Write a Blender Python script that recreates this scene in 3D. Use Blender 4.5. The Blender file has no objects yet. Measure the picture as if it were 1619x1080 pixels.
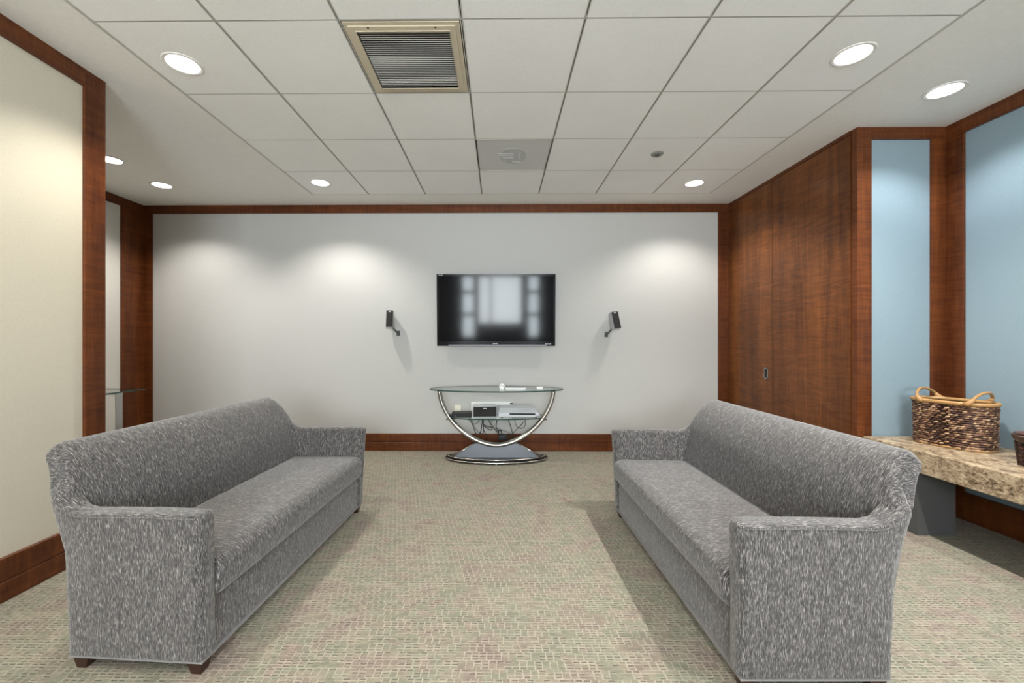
import bpy, bmesh, math, random
from mathutils import Vector, Matrix
random.seed(7)
PI = math.pi
sc = bpy.context.scene
C = sc.collection
H = 2.859            # ceiling height
CH = 1.27            # camera height

# ------------------------------------------------------------ camera
cam = bpy.data.cameras.new('camera'); co = bpy.data.objects.new('camera', cam); C.objects.link(co)
co.location = (0, 0, CH); co.rotation_euler = (PI/2, 0, 0.0095)
cam.sensor_width = 36; cam.lens = 660.54/1619*36; cam.shift_x = 0.01637; cam.clip_start = 0.02
sc.camera = co
sc.view_settings.view_transform = 'Standard'; sc.view_settings.look = 'None'
sc.view_settings.gamma = 1; sc.view_settings.use_curve_mapping = False
sc.view_settings.exposure = 0.36

# ------------------------------------------------------------ world and daylight
w = bpy.data.worlds.new('world'); sc.world = w; w.use_nodes = True
bg = w.node_tree.nodes['Background']; bg.inputs[0].default_value = (0.75, 0.88, 1.0, 1); bg.inputs[1].default_value = 1.3

def area(name, loc, rot, sx, sy, power, col):
    l = bpy.data.lights.new(name, 'AREA'); l.shape = 'RECTANGLE'; l.size = sx; l.size_y = sy
    l.energy = power; l.color = col
    o = bpy.data.objects.new(name, l); o.location = loc; o.rotation_euler = rot; C.objects.link(o); return o
RY = -3.0            # rear (window) wall
area('daylight_centre', (0.0, RY-0.75, 1.5), (PI/2+0.5, 0, 0), 1.7, 2.5, 480, (0.94, 0.97, 1.0))
area('daylight_side', (-1.12, RY-0.75, 1.5), (PI/2+0.5, 0, 0), 0.5, 2.5, 140, (0.88, 0.95, 1.0))
area('daylight_side', (1.15, RY-0.75, 1.5), (PI/2+0.5, 0, 0), 0.45, 2.5, 120, (0.88, 0.95, 1.0))

# downlights: x, y, power, colour, kelvin-ish tint
WARM = (1.0, 0.94, 0.83); NEUT = (1.0, 0.96, 0.90); COOL = (0.94, 0.97, 1.0)
SPOT_E = 0.95
DOWN = [(-1.81, 2.374, 70, WARM), (1.96, 2.332, 190, NEUT), (-1.79, 4.165, 92, NEUT), (1.96, 4.215, 74, NEUT),
        (2.82, 2.67, 45, COOL), (-3.43, 4.215, 68, NEUT), (-3.40, 3.62, 55, NEUT),
        (-1.81, 0.55, 85, WARM), (1.96, 0.55, 180, NEUT), (2.82, 0.9, 36, COOL), (-1.81, -1.3, 120, NEUT), (1.96, -1.3, 120, NEUT), (0.08, -0.4, 120, NEUT)]  # unseen lamps behind the camera, added as fill for the room
DOWN_LABEL = ['warm recessed round downlight in the tile field at the upper left, nearest the tan vent',
 'recessed round downlight in the large tile at the upper right',
 'small recessed round downlight in the far left corner tile of the grid',
 'small recessed round downlight in the far right tile beside the wooden cabinet',
 'recessed downlight with bright reflector in the plaster border above the blue-lit wall',
 'recessed round downlight in the left plaster border near the back wall corner',
 'recessed downlight half hidden behind the left wooden post',
 'added fill downlight, unseen behind the camera over the left sofa side', 'added fill downlight, unseen behind the camera over the right sofa side',
 'added fill downlight in the plaster border, unseen behind the camera', 'added unseen fill downlight at the rear left near the windows',
 'added unseen fill downlight at the rear right near the windows', 'added unseen fill downlight above and behind the camera, in the middle']

# ------------------------------------------------------------ material helpers
class NT:
    def __init__(s, name):
        s.m = bpy.data.materials.new(name); s.m.use_nodes = True; s.t = s.m.node_tree
        s.b = s.t.nodes['Principled BSDF']
    def n(s, typ, **kw):
        nd = s.t.nodes.new(typ)
        for k, v in kw.items():
            if k == 'inp':
                for a, b in v.items(): nd.inputs[a].default_value = b
            else: setattr(nd, k, v)
        return nd
    def l(s, a, b): s.t.links.new(a, b)
    def math(s, op, a, b=None, c=None):
        nd = s.n('ShaderNodeMath', operation=op)
        for i, v in enumerate((a, b, c)):
            if v is None: continue
            if isinstance(v, (int, float)): nd.inputs[i].default_value = v
            else: s.l(v, nd.inputs[i])
        return nd.outputs[0]
    def ramp(s, fac, stops, interp='LINEAR'):
        r = s.n('ShaderNodeValToRGB'); r.color_ramp.interpolation = interp
        e = r.color_ramp.elements
        while len(e) < len(stops): e.new(0.5)
        for i, (p, c) in enumerate(stops):
            e[i].position = p; e[i].color = (*c, 1)
        s.l(fac, r.inputs[0]); return r.outputs[0]
    def mix(s, fac, a, b, mode='MIX'):
        nd = s.n('ShaderNodeMix', data_type='RGBA', blend_type=mode)
        for i, v in ((0, fac), (6, a), (7, b)):
            if isinstance(v, (int, float)): nd.inputs[i].default_value = v
            elif isinstance(v, tuple): nd.inputs[i].default_value = (*v, 1)
            else: s.l(v, nd.inputs[i])
        return nd.outputs[2]
    def coord(s, scale=(1, 1, 1), kind='Object', rot=(0, 0, 0)):
        tc = s.n('ShaderNodeTexCoord'); mp = s.n('ShaderNodeMapping')
        mp.inputs['Scale'].default_value = scale; mp.inputs['Rotation'].default_value = rot
        s.l(tc.outputs[kind], mp.inputs[0]); return mp.outputs[0]
    def noise(s, vec, scale, detail=2, rough=0.5, dist=0):
        nd = s.n('ShaderNodeTexNoise', inp={'Scale': scale, 'Detail': detail, 'Roughness': rough, 'Distortion': dist})
        s.l(vec, nd.inputs['Vector']); return nd.outputs[0]
    def bump(s, h, strength, dist=0.01):
        nd = s.n('ShaderNodeBump', inp={'Strength': strength, 'Distance': dist}); s.l(h, nd.inputs['Height'])
        s.l(nd.outputs[0], s.b.inputs['Normal'])
    def base(s, c): s.l(c, s.b.inputs['Base Color'])

def plain(name, col, rough=0.5, metal=0, **kw):
    t = NT(name); t.b.inputs['Base Color'].default_value = (*col, 1); t.b.inputs['Roughness'].default_value = rough
    t.b.inputs['Metallic'].default_value = metal
    for k, v in kw.items(): t.b.inputs[k].default_value = v
    v = t.coord(); h = t.noise(v, 60, 3)
    r = t.math('MULTIPLY_ADD', h, 0.12, rough-0.06); t.l(r, t.b.inputs['Roughness'])
    return t.m

def wallpaper(name, col):
    t = NT(name); v = t.coord((1, 1, 1))
    v2 = t.coord((1, 1, 6)); v3 = t.coord((6, 6, 1))
    a = t.noise(v2, 90, 3, 0.7); b = t.noise(v3, 90, 3, 0.7)
    s_ = t.math('ADD', a, b)
    c = t.ramp(t.math('MULTIPLY', s_, 0.5), [(0.35, tuple(x*0.90 for x in col)), (0.65, tuple(min(1, x*1.07) for x in col))])
    m = t.noise(v, 1.2, 2)
    c = t.mix(t.math('MULTIPLY', m, 0.12), c, tuple(x*0.85 for x in col))
    t.base(c); t.b.inputs['Roughness'].default_value = 0.62; t.bump(s_, 0.12, 0.002)
    return t.m

def wood(name, vertical=True, dark=(0.034, 0.0075, 0.0035), lite=(0.19, 0.056, 0.015), axis='z'):
    t = NT(name)
    sc_ = {'z': (1, 1, 0.07), 'y': (1, 0.07, 1), 'x': (0.07, 1, 1)}[axis]
    fg = {'z': (1.2, 1.2, 9), 'y': (1.2, 9, 1.2), 'x': (9, 1.2, 1.2)}[axis]
    g = t.noise(t.coord(sc_), 55, 6, 0.62, 0.25)
    big = t.noise(t.coord(sc_), 7, 3, 0.5, 0.6)
    fig = t.noise(t.coord(fg), 2.6, 4, 0.62, 1.6)      # rippled cross-grain figure
    f = t.math('ADD', t.math('MULTIPLY', g, 0.26), t.math('ADD', t.math('MULTIPLY', big, 0.40), t.math('MULTIPLY', fig, 0.36)))
    c = t.ramp(f, [(0.32, dark), (0.5, tuple((a+b)*0.46 for a, b in zip(dark, lite))), (0.68, lite)])
    t.base(c); t.b.inputs['Roughness'].default_value = 0.34; t.b.inputs['IOR'].default_value = 1.35
    t.bump(g, 0.04, 0.002)
    return t.m

def fabric(name, scale):
    t = NT(name)
    v = t.coord(scale)
    a = t.noise(v, 1.0, 2, 0.6)
    v2 = t.coord(tuple(x*0.55 for x in scale)); b = t.noise(v2, 1.0, 2, 0.5, 0.3)
    f = t.math('ADD', t.math('MULTIPLY', a, 0.6), t.math('MULTIPLY', b, 0.4))
    c = t.ramp(f, [(0.38, (0.011, 0.010, 0.010)), (0.48, (0.056, 0.0515, 0.0515)), (0.55, (0.116, 0.107, 0.106)), (0.65, (0.35, 0.325, 0.315))])
    t.base(c); t.b.inputs['Roughness'].default_value = 0.85
    t.b.inputs['Sheen Weight'].default_value = 0.35; t.b.inputs['Sheen Roughness'].default_value = 0.5
    t.bump(f, 0.35, 0.003)
    return t.m

def carpet():
    t = NT('carpet_weave')
    tc = t.n('ShaderNodeTexCoord'); sx = t.n('ShaderNodeSeparateXYZ')
    jit = t.n('ShaderNodeTexNoise', inp={'Scale': 45, 'Detail': 1}); t.l(tc.outputs['Object'], jit.inputs['Vector'])
    off = t.n('ShaderNodeVectorMath', operation='SCALE'); off.inputs['Scale'].default_value = 0.006
    t.l(jit.outputs['Color'], off.inputs[0])
    add = t.n('ShaderNodeVectorMath', operation='ADD'); t.l(tc.outputs['Object'], add.inputs[0]); t.l(off.outputs[0], add.inputs[1])
    t.l(add.outputs[0], sx.inputs[0])
    X, Y = sx.outputs[0], sx.outputs[1]
    def cell(a, b, seed):
        cb = t.n('ShaderNodeCombineXYZ'); t.l(a, cb.inputs[0]); t.l(b, cb.inputs[1]); cb.inputs[2].default_value = seed
        wn = t.n('ShaderNodeTexWhiteNoise', noise_dimensions='3D'); t.l(cb.outputs[0], wn.inputs[0]); return wn.outputs[0]
    row = t.math('FLOOR', t.math('DIVIDE', Y, 0.0150))
    shift = t.math('MULTIPLY', t.math('FLOOR', t.math('DIVIDE', row, 3.0)), 0.37)
    u = t.math('ADD', t.math('DIVIDE', X, 0.030), shift)
    col = t.math('FLOOR', u); fu = t.math('FRACT', u); fv = t.math('FRACT', t.math('DIVIDE', Y, 0.0150))
    rowb = t.math('FLOOR', t.math('DIVIDE', row, 3.0))
    r1 = cell(col, row, 1.0); r2 = cell(col, rowb, 2.0); r3 = cell(t.math('FLOOR', t.math('MULTIPLY', u, 0.5)), row, 3.0)
    fzz = t.noise(t.coord((1, 4.5, 1)), 48, 4, 0.75)
    vline = t.math('MULTIPLY', t.math('LESS_THAN', fu, 0.13), t.math('GREATER_THAN', r2, 0.30))
    hline = t.math('MULTIPLY', t.math('LESS_THAN', fv, 0.24), t.math('GREATER_THAN', r3, 0.52))
    lite = t.math('MAXIMUM', vline, hline)
    dash = t.math('MULTIPLY', t.math('MULTIPLY', t.math('GREATER_THAN', fv, 0.38), t.math('LESS_THAN', fv, 0.72)),
                  t.math('MULTIPLY', t.math('GREATER_THAN', r1, 0.62), t.math('GREATER_THAN', fu, 0.25)))
    field = t.ramp(t.noise(t.coord((1, 1, 1)), 5.0, 3, 0.6),
                   [(0.34, (0.225, 0.178, 0.150)), (0.47, (0.26, 0.228, 0.175)), (0.56, (0.215, 0.217, 0.160)), (0.68, (0.26, 0.207, 0.170))])
    tone = t.math('ADD', t.math('MULTIPLY_ADD', r1, 0.36, 0.40), t.math('MULTIPLY_ADD', fzz, 1.35, -0.24))
    base = t.mix(1.0, field, tone, 'MULTIPLY')
    cmb = t.n('ShaderNodeCombineXYZ')
    for i in range(3): t.l(tone, cmb.inputs[i])
    base = t.mix(1.0, field, cmb.outputs[0], 'MULTIPLY')
    c = t.mix(t.math('MULTIPLY', lite, t.math('MULTIPLY_ADD', fzz, 0.7, 0.12)), base, (0.46, 0.42, 0.345))
    c = t.mix(t.math('MULTIPLY', dash, 0.72), c, (0.07, 0.052, 0.048))
    t.base(c); t.b.inputs['Roughness'].default_value = 0.95
    fz = t.noise(t.coord((1, 1, 1)), 260, 2)
    h = t.math('ADD', t.math('MULTIPLY', lite, 0.6), t.math('ADD', fz, t.math('MULTIPLY', dash, -0.4)))
    t.bump(h, 0.45, 0.004)
    return t.m

def granite():
    t = NT('beige_granite')
    n1 = t.noise(t.coord((1, 1, 1.6)), 48, 6, 0.75, 0.5); n2 = t.noise(t.coord((1, 1, 1.8)), 15, 4, 0.6, 0.8)
    f = t.math('ADD', t.math('MULTIPLY', n1, 0.6), t.math('MULTIPLY', n2, 0.4))
    c = t.ramp(f, [(0.39, (0.055, 0.038, 0.026)), (0.46, (0.26, 0.18, 0.11)), (0.54, (0.46, 0.355, 0.235)), (0.66, (0.64, 0.53, 0.37))])
    t.base(c); t.b.inputs['Roughness'].default_value = 0.38; t.bump(n1, 0.1, 0.003); return t.m

def tile_mat():
    t = NT('ceiling_tile'); v = t.coord(); a = t.noise(v, 160, 3, 0.7); b = t.noise(v, 2.0, 2)
    c = t.ramp(t.math('ADD', t.math('MULTIPLY', a, 0.7), t.math('MULTIPLY', b, 0.3)), [(0.35, (0.80, 0.795, 0.78)), (0.6, (0.88, 0.875, 0.865))])
    t.base(c); t.b.inputs['Roughness'].default_value = 0.9; t.bump(a, 0.25, 0.002); return t.m

def plaster_mat():
    t = NT('ceiling_plaster'); v = t.coord(); a = t.noise(v, 40, 3)
    c = t.ramp(a, [(0.3, (0.80, 0.78, 0.745)), (0.7, (0.84, 0.82, 0.785))])
    t.base(c); t.b.inputs['Roughness'].default_value = 0.75; t.bump(a, 0.04, 0.002); return t.m

def emis(name, col, st):
    t = NT(name); t.b.inputs['Base Color'].default_value = (0.8, 0.8, 0.8, 1)
    v = t.coord(); n = t.noise(v, 30, 2)
    t.b.inputs['Emission Color'].default_value = (*col, 1)
    t.l(t.math('MULTIPLY_ADD', n, st*0.2, st*0.9), t.b.inputs['Emission Strength']); return t.m

def glass_mat(name, col=(0.80, 0.93, 0.89), alpha=0.16):
    # clear sheet glass: mostly transmissive with a sharp reflection
    t = NT(name)
    tr = t.n('ShaderNodeBsdfTransparent'); tr.inputs[0].default_value = (*col, 1)
    gl = t.n('ShaderNodeBsdfGlossy'); gl.inputs['Roughness'].default_value = 0.02
    fr = t.n('ShaderNodeFresnel'); fr.inputs[0].default_value = 1.5
    mx = t.n('ShaderNodeMixShader'); ge = t.n('ShaderNodeNewGeometry'); t.l(t.math('MULTIPLY', fr.outputs[0], t.math('SUBTRACT', 1.0, ge.outputs['Backfacing'])), mx.inputs[0]); t.l(tr.outputs[0], mx.inputs[1]); t.l(gl.outputs[0], mx.inputs[2])
    t.l(mx.outputs[0], t.t.nodes['Material Output'].inputs[0]); return t.m

M = dict(
 wall_back=wallpaper('grey_wallpaper', (0.50, 0.492, 0.475)),
 wall_left=wallpaper('warm_lit_wallpaper', (0.64, 0.59, 0.48)),  # same wallpaper, warm lamp tint put into its colour
 wall_alcove=wallpaper('pale_wallpaper', (0.64, 0.62, 0.57)),
 wall_rear=wallpaper('brown_wallcovering', (0.20, 0.17, 0.15)),
 wall_right=wallpaper('daylit_wallpaper', (0.255, 0.34, 0.39)),  # same wallpaper, blue daylight tint put into its colour
 wz=wood('cherry_vertical', axis='z'), wy=wood('cherry_along', axis='y'), wx=wood('cherry_across', axis='x'),
 wdoor=wood('cherry_door', dark=(0.038, 0.010, 0.004), lite=(0.24, 0.082, 0.021)),
 carpet=carpet(), granite=granite(), tile=tile_mat(), plaster=plaster_mat(),
 grid=plain('grid_metal', (0.50, 0.48, 0.44), 0.5), slot=plain('grid_slot', (0.10, 0.095, 0.085), 0.8),
 fab=fabric('sofa_fabric', (480, 62, 62)), fab_arm=fabric('sofa_fabric_arm', (420, 480, 56)), fab_end=fabric('sofa_fabric_end', (480, 62, 400)),
 legwood=plain('dark_leg_wood', (0.035, 0.012, 0.008), 0.3), welt=plain('sofa_welt', (0.25, 0.24, 0.24), 0.5),
 chrome=plain('chrome', (0.50, 0.47, 0.44), 0.24, 1), silver_dark=plain('dark_silver', (0.22, 0.23, 0.25), 0.4, 0.3), steel=plain('brushed_steel', (0.52, 0.52, 0.52), 0.34, 1),
 black=plain('black_plastic', (0.010, 0.010, 0.011), 0.45, IOR=1.35), blackgloss=plain('black_gloss', (0.008, 0.008, 0.010), 0.14, IOR=1.28),
 grille=plain('speaker_grille', (0.02, 0.018, 0.018), 0.85), white=plain('white_plastic', (0.85, 0.85, 0.83), 0.4),
 silver=plain('silver_plastic', (0.50, 0.51, 0.54), 0.4, 0.25), cream=plain('cream_plastic', (0.80, 0.74, 0.60), 0.45),
 tan=plain('tan_painted_metal', (0.56, 0.49, 0.37), 0.45), louver=plain('louver_metal', (0.62, 0.60, 0.57), 0.45),
 dark=plain('dark_void', (0.02, 0.02, 0.022), 0.9), greyp=plain('grey_panel', (0.075, 0.075, 0.075), 0.6),
 diffgrey=plain('grey_acrylic', (0.58, 0.575, 0.565), 0.35), diffdark=plain('grey_acrylic_dark', (0.47, 0.475, 0.475), 0.4),
 cane=plain('cane_rim', (0.42, 0.23, 0.085), 0.4), glass=glass_mat('clear_glass', (0.93, 0.975, 0.965)), gedge=plain('green_glass_edge', (0.02, 0.06, 0.05), 0.08),
 screen=None, lens=emis('lamp_lens', (1.0, 0.98, 0.94), 2.6), trimw=plain('white_trim_ring', (0.80, 0.77, 0.74), 0.4),
 frame=plain('window_frame_paint', (0.10, 0.05, 0.04), 0.5), paneg=glass_mat('window_glass', (0.96, 0.98, 0.98)),
 bronze=plain('dark_bronze', (0.06, 0.03, 0.02), 0.3, 0.3), sensor=plain('sensor_grey', (0.22, 0.21, 0.20), 0.5),
 cable=plain('cable_rubber', (0.010, 0.010, 0.010), 0.5), pad=plain('base_top', (0.075, 0.08, 0.09), 0.34, 0.3))
def screen_mat():
    t = NT('tv_screen'); t.b.inputs['Base Color'].default_value = (0.006, 0.006, 0.007, 1)
    n = t.noise(t.coord(), 3, 2); t.l(t.math('MULTIPLY_ADD', n, 0.02, 0.075), t.b.inputs['Roughness'])
    t.b.inputs['IOR'].default_value = 1.28; return t.m
M['screen'] = screen_mat()
def strand_mat(name, stops):
    t = NT(name); a = t.n('ShaderNodeAttribute', attribute_name='tone')
    n = t.noise(t.coord(), 120, 2)
    f = t.math('ADD', t.math('MULTIPLY', a.outputs['Fac'], 0.8), t.math('MULTIPLY', n, 0.25))
    t.base(t.ramp(f, stops)); t.b.inputs['Roughness'].default_value = 0.55; return t.m
M['seagrass'] = strand_mat('seagrass', [(0.15, (0.035, 0.014, 0.010)), (0.5, (0.13, 0.058, 0.034)), (0.75, (0.29, 0.155, 0.085)), (0.98, (0.55, 0.37, 0.22))])
M['darkweave'] = strand_mat('dark_weave', [(0.15, (0.012, 0.005, 0.004)), (0.7, (0.05, 0.017, 0.011)), (0.95, (0.17, 0.06, 0.035))])

# ------------------------------------------------------------ geometry helpers
def link(name, bm, mat, parent=None, smooth=False, loc=None, rot=None):
    me = bpy.data.meshes.new(name); bm.normal_update(); bm.to_mesh(me); bm.free()
    mats = mat if isinstance(mat, (list, tuple)) else [mat]
    for m in mats: me.materials.append(m)
    if smooth:
        for p in me.polygons: p.use_smooth = True
    o = bpy.data.objects.new(name, me); C.objects.link(o)
    if parent: o.parent = parent
    if loc: o.location = loc
    if rot: o.rotation_euler = rot
    if smooth == 'auto':
        sharp_by_angle(me, 0.6)
    return o
def sharp_by_angle(me, ang):
    b = bmesh.new(); b.from_mesh(me)
    for e in b.edges:
        if len(e.link_faces) == 2 and e.calc_face_angle(0) > ang: e.smooth = False
    b.to_mesh(me); b.free()
def box(bm, x0, x1, y0, y1, z0, z1, bev=0, seg=2, mi=0):
    r = bmesh.ops.create_cube(bm, size=1)
    vs = r['verts']
    for v in vs:
        v.co = Vector(((x0+x1)/2+v.co.x*(x1-x0), (y0+y1)/2+v.co.y*(y1-y0), (z0+z1)/2+v.co.z*(z1-z0)))
    fs = set(f for v in vs for f in v.link_faces)
    if bev:
        es = list(set(e for v in vs for e in v.link_edges))
        rr = bmesh.ops.bevel(bm, geom=es, offset=bev, segments=seg, affect='EDGES', profile=0.6)
        fs = set(f for f in bm.faces if f in fs) | set(rr['faces'])
    for f in fs:
        if f.is_valid: f.material_index = mi
    return vs
def bx(*a, **k):
    bm = bmesh.new(); box(bm, *a, **k); return bm
def loft(bm, rings, cap=True, closed=True, mi=0):
    vr = [[bm.verts.new(p) for p in r] for r in rings]
    n = len(rings[0])
    for a, b in zip(vr, vr[1:]):
        for i in range(n if closed else n-1):
            j = (i+1) % n
            f = bm.faces.new((a[i], a[j], b[j], b[i])); f.material_index = mi
    if cap:
        for r in (vr[0][::-1], vr[-1]):
            f = bm.faces.new(r); f.material_index = mi
    bmesh.ops.recalc_face_normals(bm, faces=bm.faces)
    return vr
def tube(bm, pts, r, n=10, squash=1.0, cap=True, tone=None):
    pts = [Vector(p) for p in pts]; rings = []
    up = None
    for i, p in enumerate(pts):
        t = (pts[min(i+1, len(pts)-1)]-pts[max(i-1, 0)]).normalized()
        if up is None:
            up = Vector((0, 1, 0)) if abs(t.y) < 0.9 else Vector((1, 0, 0))
        u = (up-t*up.dot(t)).normalized(); up = u; v = t.cross(u)
        rr = r[i] if isinstance(r, (list, tuple)) else r
        rings.append([p+u*math.cos(2*PI*k/n)*rr*squash+v*math.sin(2*PI*k/n)*rr for k in range(n)])
    return loft(bm, rings, cap)
def spline(pts, n=8):
    P = [Vector(p) for p in pts]; P = [P[0]*2-P[1]]+P+[P[-1]*2-P[-2]]; out = []
    for i in range(1, len(P)-2):
        for k in range(n):
            t = k/n; a, b, c, d = P[i-1:i+3]
            out.append(0.5*((2*b)+(c-a)*t+(2*a-5*b+4*c-d)*t*t+(3*b-a-3*c+d)*t**3))
    out.append(P[-2]); return out
def disc(bm, cx, cy, z0, z1, rx, ry=None, n=48, bev=0.0, mi=0):
    ry = ry or rx
    prof = [(1, z0), (1, z1)] if not bev else [(-bev, z0), (0, z0+bev), (0, z1-bev), (-bev, z1)]
    rings = []
    for (d, z) in prof:
        ax, ay = (rx, ry) if not bev else (rx+d, ry+d)
        rings.append([(cx+math.cos(2*PI*k/n)*ax, cy+math.sin(2*PI*k/n)*ay, z) for k in range(n)])
    loft(bm, rings, True, True, mi)
def ringm(bm, cx, cy, prof, n=48):
    """lathe: prof list of (r,z), closed loop"""
    rings = [[(cx+math.cos(2*PI*k/n)*r, cy+math.sin(2*PI*k/n)*r, z) for k in range(n)] for r, z in prof+[prof[0]]]
    loft(bm, rings, False)
    bmesh.ops.remove_doubles(bm, verts=bm.verts, dist=1e-6)
def thing(name, label, cat, loc=(0, 0, 0), rz=0, group=None):
    o = bpy.data.objects.new(name, None); C.objects.link(o); o.empty_display_size = 0.1
    o.location = loc; o.rotation_euler = (0, 0, rz); tag(o, label, cat, group); return o
def tag(o, label, cat, group=None):
    o['label'] = label; o['category'] = cat
    if group: o['group'] = group
    return o
def struct(name, bm, mat, parent=None, **k):
    o = link(name, bm, mat, parent, **k)
    if not parent: o['kind'] = 'structure'
    return o
def text(name, body, size, loc, rot, mat, parent, align='CENTER'):
    cu = bpy.data.curves.new(name, 'FONT'); cu.body = body; cu.size = size; cu.align_x = align; cu.extrude = 0.0006
    to = bpy.data.objects.new(name+'_tmp', cu); C.objects.link(to)
    dg = bpy.context.evaluated_depsgraph_get(); me = bpy.data.meshes.new_from_object(to.evaluated_get(dg))
    bpy.data.objects.remove(to); me.materials.clear(); me.materials.append(mat)
    o = bpy.data.objects.new(name, me); C.objects.link(o); o.parent = parent; o.location = loc; o.rotation_euler = rot
    return o

# ------------------------------------------------------------ setting
XL, XA, XC, XR = -2.43, -4.17, 2.645, 3.32     # near-left wall, alcove wall, cabinet face, right wall
YB, YP, YE = 4.857, 3.14, 2.52                 # back wall, blue-lit facing wall, end of near-left wall
struct('floor', bx(-4.4, 3.6, RY-0.1, YB+0.15, -0.1, 0), M['carpet'])
struct('wall_back', bx(XA-0.15, XC+0.95, YB, YB+0.15, 0, H), M['wall_back'])
struct('wall_left', bx(XL-0.14, XL, RY, YE, 0, H), M['wall_left'])
struct('wall_alcove', bx(XA-0.15, XA, 1.7, YB, 0, H), M['wall_alcove'])
struct('wall_alcove_closure', bx(XA, XL-0.14, 1.7, 1.85, 0, H), M['wall_alcove'])  # unseen wall, added to close the alcove against stray light
struct('wall_right', bx(XR, XR+0.15, RY, YP+0.0, 0, H), M['wall_right'])
struct('wall_niche', bx(XC+0.11, XR+0.15, YP, YP+0.035, 0, H), M['wall_right'])

# ceiling: plaster border, tiles, slotted grid
X0, Y0, S = -2.016, 4.496, 0.61
gx0, gx1, gy1 = X0, X0+7*S, Y0
nrow = 12; gy0 = gy1-nrow*S
bm = bmesh.new()
box(bm, -4.4, gx0, RY-0.1, YB+0.15, H, H+0.1); box(bm, gx1, 3.6, RY-0.1, YB+0.15, H, H+0.1)
box(bm, gx0, gx1, gy1, YB+0.15, H, H+0.1)
ceil = struct('ceiling', bm, M['plaster'])
VENT = (2, 3); DIFF = (3, 1)
bm = bmesh.new()
for i in range(7):
    for j in range(nrow):
        if (i, j) in (VENT, DIFF): continue
        box(bm, X0+i*S+0.007, X0+(i+1)*S-0.007, Y0-(j+1)*S+0.0035, Y0-j*S-0.0035, H-0.001, H+0.03, 0.0015, 1)
link('ceiling_tiles', bm, M['tile'], ceil)
bm = bmesh.new()
for i in range(8):                                   # main runners: two rails with a dark slot between
    x = X0+i*S
    for s in (-1, 1): box(bm, x+s*0.005-0.0022, x+s*0.005+0.0022, gy0, gy1, H-0.003, H+0.02)
for j in range(nrow+1):
    y = Y0-j*S
    for s in (-1, 1): box(bm, gx0, gx1, y+s*0.0035-0.0012, y+s*0.0035+0.0012, H-0.001, H+0.02)
link('ceiling_grid', bm, M['grid'], ceil)
link('ceiling_backing', bx(gx0, gx1, gy0, gy1, H+0.06, H+0.12), M['slot'], ceil)

# rear wall with windows (behind the camera; reflected in the television)
wins = [(-1.12, -0.72, 1), (-0.64, 0.68, 0), (0.84, 1.20, 1)]
wz0, wz1 = 0.68, 2.62
bm = bmesh.new()
box(bm, XL-0.14, XR+0.15, RY-0.15, RY, 0, wz0); box(bm, XL-0.14, XR+0.15, RY-0.15, RY, wz1, H)
xs = [XL-0.14]+[v for a, b, _ in wins for v in (a, b)]+[XR+0.15]
for k in range(0, len(xs), 2): box(bm, xs[k], xs[k+1], RY-0.15, RY, wz0, wz1)
box(bm, wins[1][0], wins[1][1], RY-0.15, RY, wz0, 1.08)
struct('wall_rear', bm, M['wall_rear'])
for n_, (a, b, side) in enumerate(wins):
    bm = bmesh.new(); t_ = 0.035; w0 = wz0 if side else 1.08
    for q in ((a, a+t_, w0, wz1), (b-t_, b, w0, wz1), (a, b, w0, w0+t_), (a, b, wz1-t_, wz1)): box(bm, q[0], q[1], RY-0.1, RY+0.01, q[2], q[3])
    if side:
        for z in (1.37, 2.04): box(bm, a, b, RY-0.08, RY-0.02, z-0.05, z+0.05)
    else:
        box(bm, a+0.36, a+0.42, RY-0.08, RY-0.02, w0, wz1)
    o = struct('window_%d' % (n_+1), bm, M['frame'])
    link('pane', bx(a+t_, b-t_, RY-0.055, RY-0.049, w0+t_, wz1-t_), M['paneg'], o)

# wood trims and baseboards
PT = 0.018
def trim(n, bm, m): return struct('trim_%d' % n, bm, M[m], smooth=False)
trim(1, bx(XL, XL+PT, YE-0.108, YE+0.0, 0, H, bev=0.002), 'wz')                  # near-left post
trim(2, bx(XL, XL+PT, RY, YE-0.108, H-0.10, H, bev=0.002), 'wy')                 # near-left head rail
trim(3, bx(XL-0.14, XL+PT, YE, YE+0.018, 0, H, bev=0.002), 'wz')                 # jamb of near-left wall
trim(4, bx(XA, XA+0.115, YB-PT, YB, 0, H-0.095, bev=0.002), 'wz')                # back wall left post
trim(5, bx(XA, XC, YB-PT, YB, H-0.095, H, bev=0.002), 'wx')                      # back wall head rail
trim(6, bx(XC-0.118, XC, YB-PT, YB, 0, H-0.095, bev=0.002), 'wz')                # back wall right post
trim(7, bx(XA, XA+PT, YB-0.30, YB-PT, 0, H-0.095, bev=0.002), 'wz')              # alcove post
trim(8, bx(XA, XA+PT, 1.85, YB-PT, H-0.095, H, bev=0.002), 'wy')                 # alcove head rail
trim(9, bx(XC+0.008, XC+0.116, YP-PT, YP+0.035, 0, H, bev=0.002), 'wz')                 # corner post of the niche
trim(10, bx(XC+0.116, XR, YP-PT, YP, H-0.088, H, bev=0.002), 'wx')               # niche head rail
trim(11, bx(XR-0.118, XR, YP-PT, YP, 0, H-0.088, bev=0.002), 'wz')               # niche right post
trim(12, bx(XR-PT, XR, YP-0.135, YP-PT, 0, H-0.10, bev=0.002), 'wz')             # right wall post
trim(13, bx(XR-PT, XR, RY, YP-PT, H-0.10, H, bev=0.002), 'wy')                   # right wall head rail
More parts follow.
